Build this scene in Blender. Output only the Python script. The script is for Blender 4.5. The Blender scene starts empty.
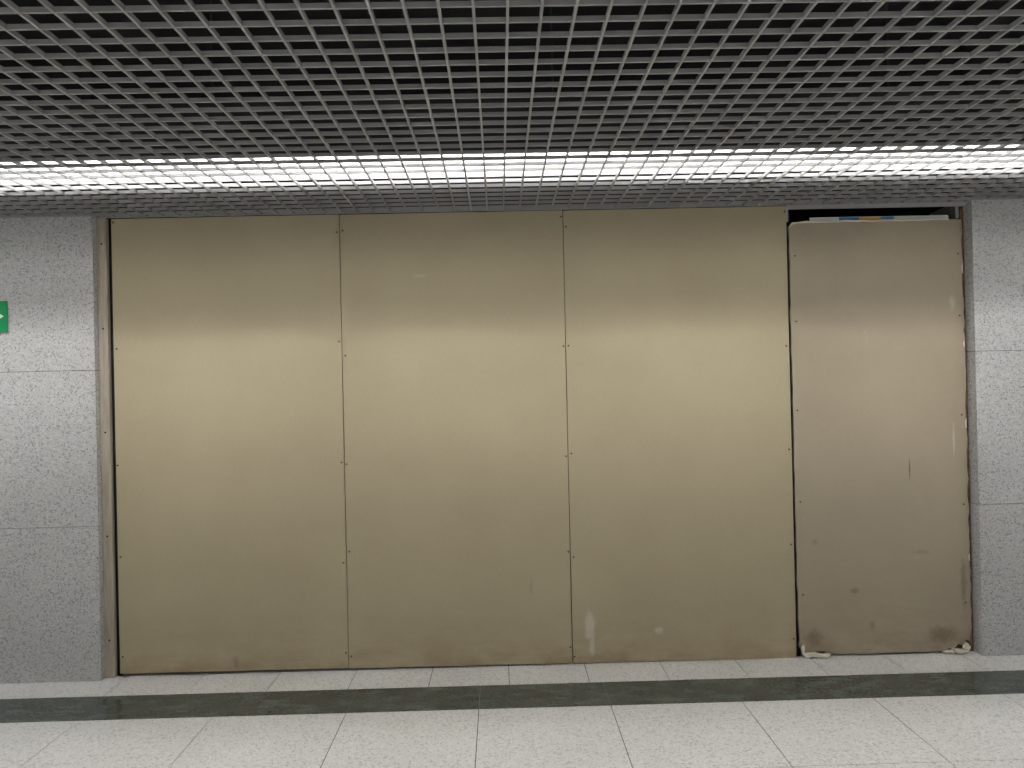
import bpy, bmesh, math, random
from mathutils import Matrix, Vector
random.seed(4)
S = bpy.context.scene
try:
    S.view_settings.view_transform = 'Standard'
    S.view_settings.look = 'None'
except Exception as e:
    print(e)

# ------------------------------------------------------------ helpers
def srgb(r, g, b):
    def f(c):
        c /= 255.0
        return c/12.92 if c <= 0.04045 else ((c+0.055)/1.055)**2.4
    return (f(r), f(g), f(b), 1)

def new_mat(name, col=(0.5,0.5,0.5,1), rough=0.6, metal=0.0, spec=0.5):
    m = bpy.data.materials.new(name); m.use_nodes = True
    b = m.node_tree.nodes['Principled BSDF']
    b.inputs['Base Color'].default_value = col
    b.inputs['Roughness'].default_value = rough
    b.inputs['Metallic'].default_value = metal
    b.inputs['Specular IOR Level'].default_value = spec
    return m, m.node_tree, b

def N(nt, t, **kw):
    n = nt.nodes.new(t)
    for k, v in kw.items(): setattr(n, k, v)
    return n

def ramp(nt, src, stops, interp='LINEAR'):
    r = N(nt, 'ShaderNodeValToRGB'); r.color_ramp.interpolation = interp
    e = r.color_ramp.elements
    while len(e) > 1: e.remove(e[-1])
    e[0].position, e[0].color = stops[0]
    for p, c in stops[1:]:
        x = e.new(p); x.color = c
    nt.links.new(src, r.inputs[0]); return r.outputs[0]

def mix(nt, fac, a, b, mode='MIX'):
    m = N(nt, 'ShaderNodeMix', data_type='RGBA', blend_type=mode)
    for s, v in ((m.inputs[0], fac), (m.inputs[6], a), (m.inputs[7], b)):
        if hasattr(v, 'is_output'): nt.links.new(v, s)
        else: s.default_value = v
    return m.outputs[2]

def g(v): return (v, v, v, 1)

def coords(nt, scale=(1,1,1), loc=(0,0,0), rot=(0,0,0)):
    t = N(nt, 'ShaderNodeTexCoord'); mp = N(nt, 'ShaderNodeMapping')
    mp.inputs['Scale'].default_value = scale
    mp.inputs['Location'].default_value = loc
    mp.inputs['Rotation'].default_value = rot
    nt.links.new(t.outputs['Object'], mp.inputs[0]); return mp.outputs[0]

def noise(nt, vec, scale, detail=4, rough=0.6):
    n = N(nt, 'ShaderNodeTexNoise'); n.inputs['Scale'].default_value = scale
    n.inputs['Detail'].default_value = detail; n.inputs['Roughness'].default_value = rough
    nt.links.new(vec, n.inputs['Vector']); return n.outputs['Fac']

def spot(nt, cx, cz, rx, rz, strength=1.0, nscale=30):
    """irregular mark centred on (cx,cz) on a board face"""
    v = coords(nt, (1/rx, 0, 1/rz), (-cx/rx, 0, -cz/rz))
    l = N(nt, 'ShaderNodeVectorMath', operation='LENGTH'); nt.links.new(v, l.inputs[0])
    n = noise(nt, coords(nt), nscale, 5, 0.7)
    a = N(nt, 'ShaderNodeMath', operation='MULTIPLY_ADD'); nt.links.new(n, a.inputs[0]); a.inputs[1].default_value = 1.4
    nt.links.new(l.outputs['Value'], a.inputs[2])
    mr = N(nt, 'ShaderNodeMapRange'); nt.links.new(a.outputs[0], mr.inputs[0])
    mr.inputs[1].default_value = 1.7; mr.inputs[2].default_value = 1.1
    mr.inputs[3].default_value = 0; mr.inputs[4].default_value = strength
    return mr.outputs[0]

def terrazzo(name, base, light, dark, rough, chip=95, amount_dark=0.22, fine=0.55, spec=0.5):
    m, nt, b = new_mat(name, rough=rough, spec=spec)
    co = coords(nt)
    v = N(nt, 'ShaderNodeTexVoronoi'); v.inputs['Scale'].default_value = chip
    nt.links.new(co, v.inputs['Vector'])
    sep = N(nt, 'ShaderNodeSeparateColor'); nt.links.new(v.outputs['Color'], sep.inputs[0])
    c1 = ramp(nt, sep.outputs[0], [(0, dark), (amount_dark*0.5, dark), (amount_dark, base), (0.7, base), (0.85, light), (1, light)])
    n2 = noise(nt, co, 260, 2)
    c2 = mix(nt, fine, c1, ramp(nt, n2, [(0.36, dark), (0.5, base), (0.64, light)]))
    n3 = noise(nt, co, 1.3, 3)
    c3 = mix(nt, 1.0, c2, ramp(nt, n3, [(0.3, g(0.93)), (0.7, g(1.03))]), 'MULTIPLY')
    nt.links.new(c3, b.inputs['Base Color'])
    return m

def add_box(bm, x0, x1, y0, y1, z0, z1, mi=0):
    vs = [bm.verts.new(p) for p in ((x0,y0,z0),(x1,y0,z0),(x1,y1,z0),(x0,y1,z0),(x0,y0,z1),(x1,y0,z1),(x1,y1,z1),(x0,y1,z1))]
    for f in ((0,3,2,1),(4,5,6,7),(0,1,5,4),(1,2,6,5),(2,3,7,6),(3,0,4,7)):
        fc = bm.faces.new([vs[i] for i in f]); fc.material_index = mi

def add_cyl(bm, c, r, axis, h, n=12, mi=0):
    rot = {'x': Matrix.Rotation(math.pi/2, 4, 'Y'), 'y': Matrix.Rotation(math.pi/2, 4, 'X'), 'z': Matrix.Identity(4)}[axis]
    d = bmesh.ops.create_cone(bm, cap_ends=True, segments=n, radius1=r, radius2=r, depth=h, matrix=Matrix.Translation(c) @ rot)
    for v in d['verts']:
        for f in v.link_faces: f.material_index = mi

def add_poly(bm, pts, y0, y1, mi=0):
    a = [bm.verts.new((x, y0, z)) for x, z in pts]
    b = [bm.verts.new((x, y1, z)) for x, z in pts]
    f = [bm.faces.new(a), bm.faces.new(b[::-1])]
    n = len(pts)
    for i in range(n):
        f.append(bm.faces.new((a[i], b[i], b[(i+1)%n], a[(i+1)%n])))
    for q in f: q.material_index = mi

def finish(bm, name, mats, parent=None, bevel=0):
    bmesh.ops.recalc_face_normals(bm, faces=bm.faces)
    me = bpy.data.meshes.new(name); bm.to_mesh(me); bm.free()
    o = bpy.data.objects.new(name, me); S.collection.objects.link(o)
    for m in mats: me.materials.append(m)
    if parent: o.parent = parent
    if bevel:
        md = o.modifiers.new('bevel', 'BEVEL'); md.width = bevel; md.segments = 1; md.limit_method = 'ANGLE'
    return o

# ------------------------------------------------------------ materials
M_floor = terrazzo('terrazzo_light', srgb(224,223,221), srgb(242,242,240), srgb(168,167,165), 0.17, 120, 0.2, 0.55, 0.7)
M_wall = terrazzo('granite_grey', srgb(190,190,189), srgb(216,216,214), srgb(112,112,112), 0.4, 150, 0.2, 0.5)
M_grout, _, _ = new_mat('grout', srgb(90,88,85), 0.9)
M_plen, _, _ = new_mat('plenum_slab', srgb(42,42,44), 0.95)

m, nt, b = new_mat('green_black_marble', rough=0.14, spec=0.6); M_marble = m
co = coords(nt, (1, 2.2, 1))
n1 = noise(nt, co, 7, 8, 0.7); n2 = noise(nt, co, 60, 4)
c = ramp(nt, n1, [(0.3, srgb(38,45,41)), (0.5, srgb(62,70,64)), (0.62, srgb(106,113,106)), (0.75, srgb(46,53,48))])
c = mix(nt, 0.5, c, ramp(nt, n2, [(0.35, srgb(34,39,36)), (0.65, srgb(102,108,101))]))
nt.links.new(c, b.inputs['Base Color'])

M_grid, _, _ = new_mat('grid_aluminium', srgb(154,154,153), 0.5, 0.0)
M_house, _, _ = new_mat('lamp_reflector', srgb(238,238,238), 0.5)
M_houseo, _, _ = new_mat('lamp_casing', srgb(50,50,50), 0.6)
def emis(name, col, st):
    m, nt, b = new_mat(name, g(0.8)); b.inputs['Emission Color'].default_value = col
    b.inputs['Emission Strength'].default_value = st; return m
M_tube = emis('fluorescent_tube', (1.0, 0.99, 0.97, 1), 18)
M_tube2 = emis('fluorescent_tube_hall', (1.0, 0.985, 0.95, 1), 108)

def board_mat(name, a, bcol, stain, marks=()):
    m, nt, b = new_mat(name, rough=0.62, spec=0.3)
    co = coords(nt)
    c = ramp(nt, noise(nt, co, 1.4, 5, 0.55), [(0.3, a), (0.7, bcol)])
    fine = noise(nt, coords(nt, (1,1,0.35)), 90, 3)
    c = mix(nt, 1.0, c, ramp(nt, fine, [(0.3, g(0.955)), (0.7, g(1.0))]), 'MULTIPLY')
    sc = ramp(nt, noise(nt, co, 9, 9, 0.72), [(0.64, g(0)), (0.74, g(0.28))])
    c = mix(nt, sc, c, srgb(200,194,176))
    sep = N(nt, 'ShaderNodeSeparateXYZ'); nt.links.new(co, sep.inputs[0])
    hgt = ramp(nt, sep.outputs['Z'], [(0.0, g(1)), (0.05, g(0.65)), (0.14, g(0.25)), (0.4, g(0))])
    patch = ramp(nt, noise(nt, coords(nt, (1,1,2.5)), 5, 8, 0.7), [(0.38, g(0.15)), (0.62, g(0.85))])
    fac = mix(nt, 1.0, hgt, patch, 'MULTIPLY')
    c = mix(nt, fac, c, stain)
    for (cx, cz, rx, rz, st, col, ns) in marks:
        c = mix(nt, spot(nt, cx, cz, rx, rz, st, ns), c, col)
    nt.links.new(c, b.inputs['Base Color'])
    return m
WHT = srgb(212,208,196); DRK = srgb(92,78,62)
M_board = board_mat('mdf_tan', srgb(174,162,135), srgb(182,171,143), srgb(142,122,92), [
    (2.49, 0.20, 0.035, 0.10, 0.65, WHT, 30), (2.50, 0.09, 0.02, 0.06, 0.45, WHT, 40),
    (2.86, 0.17, 0.03, 0.025, 0.45, WHT, 60), (1.62, 2.10, 0.05, 0.012, 0.25, WHT, 60),
    (2.18, 0.42, 0.01, 0.05, 0.2, DRK, 50), (0.60, 0.06, 0.02, 0.04, 0.3, DRK, 50)])
M_board4 = board_mat('plasterboard_brown', srgb(164,152,132), srgb(173,161,140), srgb(126,109,87), [
    (4.245, 1.00, 0.005, 0.07, 0.8, DRK, 80), (3.93, 0.35, 0.03, 0.02, 0.4, DRK, 60),
    (4.02, 0.16, 0.02, 0.03, 0.35, DRK, 60), (4.49, 1.15, 0.008, 0.12, 0.35, WHT, 60),
    (4.525, 0.38, 0.02, 0.16, 0.45, DRK, 40), (4.50, 1.9, 0.02, 0.05, 0.3, WHT, 60),
    (4.30, 0.55, 0.05, 0.015, 0.2, DRK, 60), (3.72, 0.62, 0.02, 0.02, 0.2, DRK, 70),
    (4.40, 0.10, 0.10, 0.06, 0.5, DRK, 40), (3.70, 0.10, 0.06, 0.06, 0.5, DRK, 40)])
M_screw, _, _ = new_mat('screw_head', srgb(80,68,52), 0.6, 0.1)
m, nt, b = new_mat('old_wood_trim', rough=0.7); M_trim = m
c = ramp(nt, noise(nt, coords(nt, (6,6,0.6)), 9, 6), [(0.3, srgb(156,145,128)), (0.7, srgb(188,178,162))])
nt.links.new(c, b.inputs['Base Color'])
M_dark, _, _ = new_mat('dark_void', srgb(22,20,18), 0.95)
m, nt, b = new_mat('brown_rusty_jamb', rough=0.8); M_rust = m
c = ramp(nt, noise(nt, coords(nt), 14, 7), [(0.35, srgb(64,48,36)), (0.65, srgb(130,104,80))])
nt.links.new(c, b.inputs['Base Color'])
M_steel, _, _ = new_mat('steel_channel', srgb(170,168,164), 0.45, 0.2)
M_plaster, _, _ = new_mat('torn_plaster', srgb(222,214,198), 0.9)
M_green, _, _ = new_mat('sign_green', srgb(0,140,80), 0.4)
M_white, _, _ = new_mat('sign_white', srgb(235,240,235), 0.4)
M_blue, _, _ = new_mat('print_blue', srgb(70,140,190), 0.5)
M_yel, _, _ = new_mat('print_ochre', srgb(215,170,85), 0.5)

# ------------------------------------------------------------ dimensions
XL, XR, YB = -4.5, 9.0, -9.0
WF = -0.05
XOL, XOR = -0.085, 4.580
ZC = 2.44

# floor
bm = bmesh.new()
add_box(bm, XL, XR, YB, 0.6, -0.12, -0.003, 1)
gp = 0.0020
def row(y0, y1, w, x_off, mi):
    n0 = int((XL-x_off)/w)-1; x = x_off+n0*w
    while x < XR:
        a, bb = max(x, XL)+gp, min(x+w, XR)-gp
        if bb-a > 0.02: add_box(bm, a, bb, y0+gp, y1-gp, -0.02, 0, mi)
        x += w
TX = 1.905
Y1, Y2 = -0.255, -0.538
row(Y1, 0.6, 0.405, TX-0.26, 0)
row(Y2, Y1, 0.615, TX, 2)
y = Y2
while y > YB+0.1:
    row(max(y-0.615, YB), y, 0.615, TX, 0); y -= 0.615
finish(bm, 'floor', [M_floor, M_grout, M_marble])

# stone cladding walls (above the ceiling line, masonry coloured dark so the plenum looks less lit)
def stone_wall(name, x0, x1, vj):
    bm = bmesh.new()
    add_box(bm, x0+0.004, x1-0.004, WF+0.012, 0.35, 0, 2.46, 1)
    add_box(bm, x0+0.001, x1-0.001, WF+0.012, 0.35, 2.46, 3.3, 2)
    zs = [0.0, 0.81, 1.63, 2.46]
    xs = [x0]+vj+[x1]
    for i in range(3):
        for j in range(len(xs)-1):
            add_box(bm, xs[j]+0.0013, xs[j+1]-0.0013, WF, WF+0.02, zs[i]+0.0015, zs[i+1]-0.0015, 0)
    xo = x1 if abs(x1-XOL) < 1e-4 else x0
    s = -1 if xo == x1 else 1
    a, b_ = sorted((xo, xo+s*0.018))
    for i in range(3): add_box(bm, a, b_, WF+0.02, 0.35, zs[i]+0.0015, zs[i+1]-0.0015, 0)
    finish(bm, name, [M_wall, M_grout, M_plen])
stone_wall('wall_left', XL, XOL, [-3.4, -2.3, -1.2])
stone_wall('wall_right', XOR, XR, [5.68, 6.8, 7.9])

bm = bmesh.new()
add_box(bm, XOL-0.1, XOR+0.1, 0.55, 0.6, 0, 3.3)
add_box(bm, XOL-0.05, XOL-0.018, 0.35, 0.55, 0, 3.3)
add_box(bm, XOR+0.018, XOR+0.05, 0.35, 0.55, 0, 3.3)
finish(bm, 'wall_back', [M_dark])
bm = bmesh.new()
add_box(bm, XOL, XOR, 0.0, 0.5, 2.47, 3.3)
finish(bm, 'wall_lintel', [M_plen])
bm = bmesh.new()
add_box(bm, XL, XR, YB, 0.6, 3.3, 3.4)
finish(bm, 'ceiling', [M_plen])

# ------------------------------------------------------------ open-cell ceiling grid
cell, hb, t = 0.086, 0.014, 0.0036
bm = bmesh.new()
x = 1.99 - cell*int((1.99-XL)/cell)
while x < XR:
    ye = -0.003 if XOL+0.01 < x < XOR-0.01 else WF-0.004
    add_box(bm, x-t, x+t, YB, ye, ZC, ZC+hb); x += cell
y = WF-0.012
while y > YB:
    add_box(bm, XL, XR, y-t, y+t, ZC+0.0004, ZC+hb+0.0004); y -= cell
add_box(bm, XL, XOL, WF-0.006, WF-0.002, ZC-0.002, ZC+0.02)
add_box(bm, XOR, XR, WF-0.006, WF-0.002, ZC-0.002, ZC+0.02)
add_box(bm, XOL+0.002, XOR-0.002, -0.008, -0.003, ZC-0.002, ZC+0.02)
finish(bm, 'ceiling_grid', [M_grid])

# ------------------------------------------------------------ fluorescent rows above the grid
def lamp_row(yc, off, tube, wash=False):
    bm = bmesh.new(); hw = 0.18; z0, z1 = (2.475 if wash else 2.50), 2.72
    add_box(bm, XL+0.1, XR-0.1, yc-hw-0.004, yc-hw, z0, z1, 0)
    add_box(bm, XL+0.1, XR-0.1, yc+hw, yc+hw+0.004, z0, z1, 0)
    add_box(bm, XL+0.1, XR-0.1, yc-hw-0.004, yc+hw+0.004, z1, z1+0.004, 0)
    add_box(bm, XL+0.1, XR-0.1, yc-hw-0.008, yc-hw-0.0045, z0, z1, 1)
    add_box(bm, XL+0.1, XR-0.1, yc+hw+0.0045, yc+hw+0.008, z0, z1, 1)
    r = 0.034 if wash else 0.016
    x = XL+0.25
    while x < XR-1.4:
        add_cyl(bm, (x+0.6, yc+off, 2.672), r, 'x', 1.17, 12, 2)
        for e in (x-0.0, x+1.2):
            add_box(bm, e-0.012, e+0.012, yc+off-0.02, yc+off+0.02, 2.65, z1, 0)
        x += 1.26
    x = XL+0.8
    while x < XR:
        add_box(bm, x-0.004, x+0.004, yc-0.004, yc+0.004, z1, 3.3, 1); x += 1.5
    fx = finish(bm, 'fluorescent_light_row', [M_house, M_houseo, tube])
    if wash:   # unseen area lights added inside the trough to brighten a band across the panels
        for i in range(-3, 7):
            L = bpy.data.lights.new('added_band_light', 'AREA'); L.shape = 'RECTANGLE'
            L.size = 1.12; L.size_y = 0.06; L.energy = 1.0; L.spread = math.radians(28)
            L.color = (1.0, 0.985, 0.95)
            o = bpy.data.objects.new('added_band_light', L); S.collection.objects.link(o)
            src = Vector((0.62+1.2*i, yc-0.10, 2.67)); tgt = Vector((0.62+1.2*i, 0, 1.46))
            o.rotation_mode = 'QUATERNION'
            o.rotation_quaternion = (tgt-src).to_track_quat('-Z', 'Y')
            o.location = src; o.parent = fx
lamp_row(-0.72, 0.02, M_tube, True); lamp_row(-3.4, 0, M_tube2); lamp_row(-6.4, 0, M_tube2)

# ------------------------------------------------------------ hoarding panels
def screws(bm, xs, zs, yf):
    for x in xs:
        for z in zs:
            add_cyl(bm, (x+random.uniform(-.004,.004), yf-0.0005, z+random.uniform(-.04,.04)), 0.0050, 'y', 0.003, 10, 2)

def jag(p, q, n, amp):
    out = []
    for i in range(n):
        f = i/n
        x = p[0]+(q[0]-p[0])*f; z = p[1]+(q[1]-p[1])*f
        if 0 < i: x += random.uniform(-amp, amp); z += random.uniform(-amp, amp)
        out.append((x, z))
    return out

ZT = 2.436
pan = [(-0.012, 1.195, 0.014), (1.199, 2.392, 0.008), (2.396, 3.600, 0.002)]
for x0, x1, zb in pan:
    bm = bmesh.new()
    pts = jag((x0, zb+0.004), (x1, zb), 14, 0.001)+jag((x1, zb), (x1, ZT), 10, 0.0006)+jag((x1, ZT), (x0, ZT-0.002), 8, 0.0008)+jag((x0, ZT-0.002), (x0, zb+0.004), 10, 0.0006)
    add_poly(bm, pts, 0.0, 0.016, 0)
    screws(bm, (x0+0.012, x1-0.012), (0.07, 0.6, 1.14, 1.72, 2.38), 0.0)
    o = finish(bm, 'hoarding_panel', [M_board, M_plaster, M_screw])

bm = bmesh.new()
x0, x1, zt = 3.614, 4.566, 2.350
yf = 0.012
chip = jag
pts = [(x0+0.03, 0.022), (x0+0.08, 0.016), (x0+0.12, 0.030), (x0+0.17, 0.024), (x0+0.2, 0.010)]
pts += chip((x0+0.24, 0.008), (x1-0.18, 0.010), 10, 0.002)
pts += [(x1-0.15, 0.012), (x1-0.13, 0.030), (x1-0.10, 0.026), (x1-0.08, 0.048), (x1-0.05, 0.040), (x1-0.035, 0.07), (x1-0.016, 0.062), (x1-0.010, 0.10)]
pts += chip((x1-0.004, 0.13), (x1-0.004, 2.2), 46, 0.006)
pts += [(x1-0.010, 2.24), (x1, 2.28), (x1-0.004, zt-0.02)]
pts += chip((x1-0.005, zt), (x0+0.04, zt-0.002), 16, 0.003)
pts += [(x0+0.022, zt-0.010), (x0+0.014, zt-0.028), (x0, zt-0.02), (x0+0.004, zt-0.10)]
pts += chip((x0+0.002, 2.2), (x0+0.004, 0.14), 30, 0.003)
pts += [(x0+0.010, 0.09), (x0+0.004, 0.06)]
add_poly(bm, pts, yf, yf+0.013, 0)
rim = [(x0+0.008, zt-0.030), (x0+0.022, zt-0.012), (x0+0.05, zt-0.006)]+chip((x0+0.10, zt-0.004), (x1-0.02, zt-0.003), 16, 0.002)
top = [(x, z+0.009+random.uniform(-.003,.003)) for x, z in rim][::-1]
add_poly(bm, rim+top, yf-0.0015, yf+0.014, 1)
# bare plaster where the facing paper has torn off
for z0_, h in ((0.50, 0.035), (1.22, 0.05), (1.66, 0.03), (2.06, 0.05)):
    add_poly(bm, [(x1-0.010, z0_), (x1-0.003, z0_-0.004), (x1-0.004, z0_+h), (x1-0.012, z0_+h*0.7)], yf-0.0012, yf+0.002, 1)
screws(bm, (x0+0.03, x1-0.03), (0.3, 0.8, 1.3, 1.8, 2.2), yf)
finish(bm, 'hoarding_panel', [M_board4, M_plaster, M_screw])

bm = bmesh.new()
def lump(cx, cz, w, h, y0=-0.02, y1=0.011):
    n = 11; pts = []
    for i in range(n):
        a = 2*math.pi*i/n; r = random.uniform(0.5, 1.15)
        pts.append((cx+math.cos(a)*w*r, max(0.001, cz+math.sin(a)*h*r)))
    add_poly(bm, pts, y0, y1, 0)
lump(x0+0.025, 0.05, 0.014, 0.03, 0.0); lump(x0+0.06, 0.018, 0.04, 0.014, -0.015)
lump(x0+0.11, 0.012, 0.05, 0.010, -0.02); lump(x0+0.16, 0.016, 0.02, 0.008, 0.0)
lump(x1-0.08, 0.016, 0.05, 0.014, -0.02); lump(x1-0.035, 0.035, 0.02, 0.026, 0.0)
lump(x1-0.14, 0.012, 0.03, 0.009, -0.015)
finish(bm, 'plaster_debris', [M_plaster])

# jamb trims
bm = bmesh.new()
add_box(bm, XOL+0.001, XOL+0.050, -0.012, 0.03, 0, ZT, 0)
add_box(bm, XOL+0.050, -0.014, 0.016, 0.05, 0, ZT, 1)
for z in (0.2, 0.75, 1.3, 1.85, 2.3): add_cyl(bm, (XOL+0.026, -0.013, z), 0.005, 'y', 0.004, 10, 1)
finish(bm, 'trim_1', [M_trim, M_dark], bevel=0.0015)
bm = bmesh.new()
p = chip((XOR-0.022, 0.0), (XOR-0.018, 2.43), 40, 0.003)
add_poly(bm, p+[(XOR-0.018, 2.43), (XOR-0.001, 2.43), (XOR-0.001, 0.0)], 0.026, 0.06, 0)
finish(bm, 'trim_2', [M_rust])
bm = bmesh.new()
for x in (1.197, 2.394, 3.605): add_box(bm, x-0.03, x+0.03, 0.03, 0.08, 0, 2.40, 0)
finish(bm, 'stud_frame', [M_dark])
bm = bmesh.new()
add_box(bm, 3.606, XOR-0.001, 0.0, 0.004, 2.418, 2.436, 0)
add_box(bm, 3.606, XOR-0.001, 0.0, 0.06, 2.436, 2.44, 0)
add_box(bm, 3.602, 3.612, 0.002, 0.03, 2.355, 2.436, 0)
add_box(bm, XOR-0.04, XOR-0.022, 0.03, 0.05, 2.36, 2.436, 0)
finish(bm, 'trim_3', [M_steel])

# printed sheet peeping above the last panel
bm = bmesh.new()
add_box(bm, 3.74, 4.50, 0.030, 0.034, 2.2, 2.378, 0)
add_box(bm, 3.90, 4.01, 0.0285, 0.030, 2.3, 2.376, 1)
add_box(bm, 4.01, 4.13, 0.0285, 0.030, 2.3, 2.376, 2)
add_box(bm, 4.13, 4.2, 0.0285, 0.030, 2.3, 2.376, 1)
finish(bm, 'printed_sheet', [M_white, M_blue, M_yel])

# ------------------------------------------------------------ exit sign
bm = bmesh.new()
sx0, sx1, sz0, sz1 = -0.853, -0.533, 1.842, 2.002
add_box(bm, sx0, sx1, WF-0.012, WF-0.0005, sz0, sz1, 0)
zc = (sz0+sz1)/2
ya, yb_ = WF-0.0135, WF-0.0119
add_poly(bm, [(sx1-0.13, zc-0.012), (sx1-0.07, zc-0.012), (sx1-0.07, zc-0.038), (sx1-0.015, zc), (sx1-0.07, zc+0.038), (sx1-0.07, zc+0.012), (sx1-0.13, zc+0.012)], ya, yb_, 1)
add_box(bm, sx0+0.02, sx0+0.08, ya, yb_, sz0+0.02, sz1-0.02, 1)
add_cyl(bm, (sx0+0.145, WF-0.0127, zc+0.042), 0.011, 'y', 0.0014, 14, 1)
add_poly(bm, [(sx0+0.12, zc-0.01), (sx0+0.14, zc-0.015), (sx0+0.155, zc+0.025), (sx0+0.13, zc+0.03)], ya, yb_, 1)
add_poly(bm, [(sx0+0.12, zc-0.01), (sx0+0.105, zc-0.055), (sx0+0.117, zc-0.057), (sx0+0.138, zc-0.015)], ya, yb_, 1)
add_poly(bm, [(sx0+0.13, zc-0.012), (sx0+0.14, zc-0.018), (sx0+0.165, zc-0.04), (sx0+0.157, zc-0.052), (sx0+0.142, zc-0.034)], ya, yb_, 1)
finish(bm, 'exit_sign', [M_green, M_white])

# ------------------------------------------------------------ world (open concourse around)
w = bpy.data.worlds.new('World'); S.world = w; w.use_nodes = True
w.node_tree.nodes['Background'].inputs[0].default_value = (1.0, 0.985, 0.965, 1)
w.node_tree.nodes['Background'].inputs[1].default_value = 0.43

# ------------------------------------------------------------ camera
cd = bpy.data.cameras.new('camera'); cam = bpy.data.objects.new('camera', cd); S.collection.objects.link(cam)
cd.sensor_width = 36; cd.lens = 27.03; cd.clip_start = 0.05
cam.matrix_world = Matrix.Translation((2.035, -4.12, 1.495)) @ Matrix.Rotation(math.radians(-0.92), 4, 'Z') @ Matrix.Rotation(math.radians(90.20), 4, 'X') @ Matrix.Rotation(math.radians(-1.27), 4, 'Z')
S.camera = cam
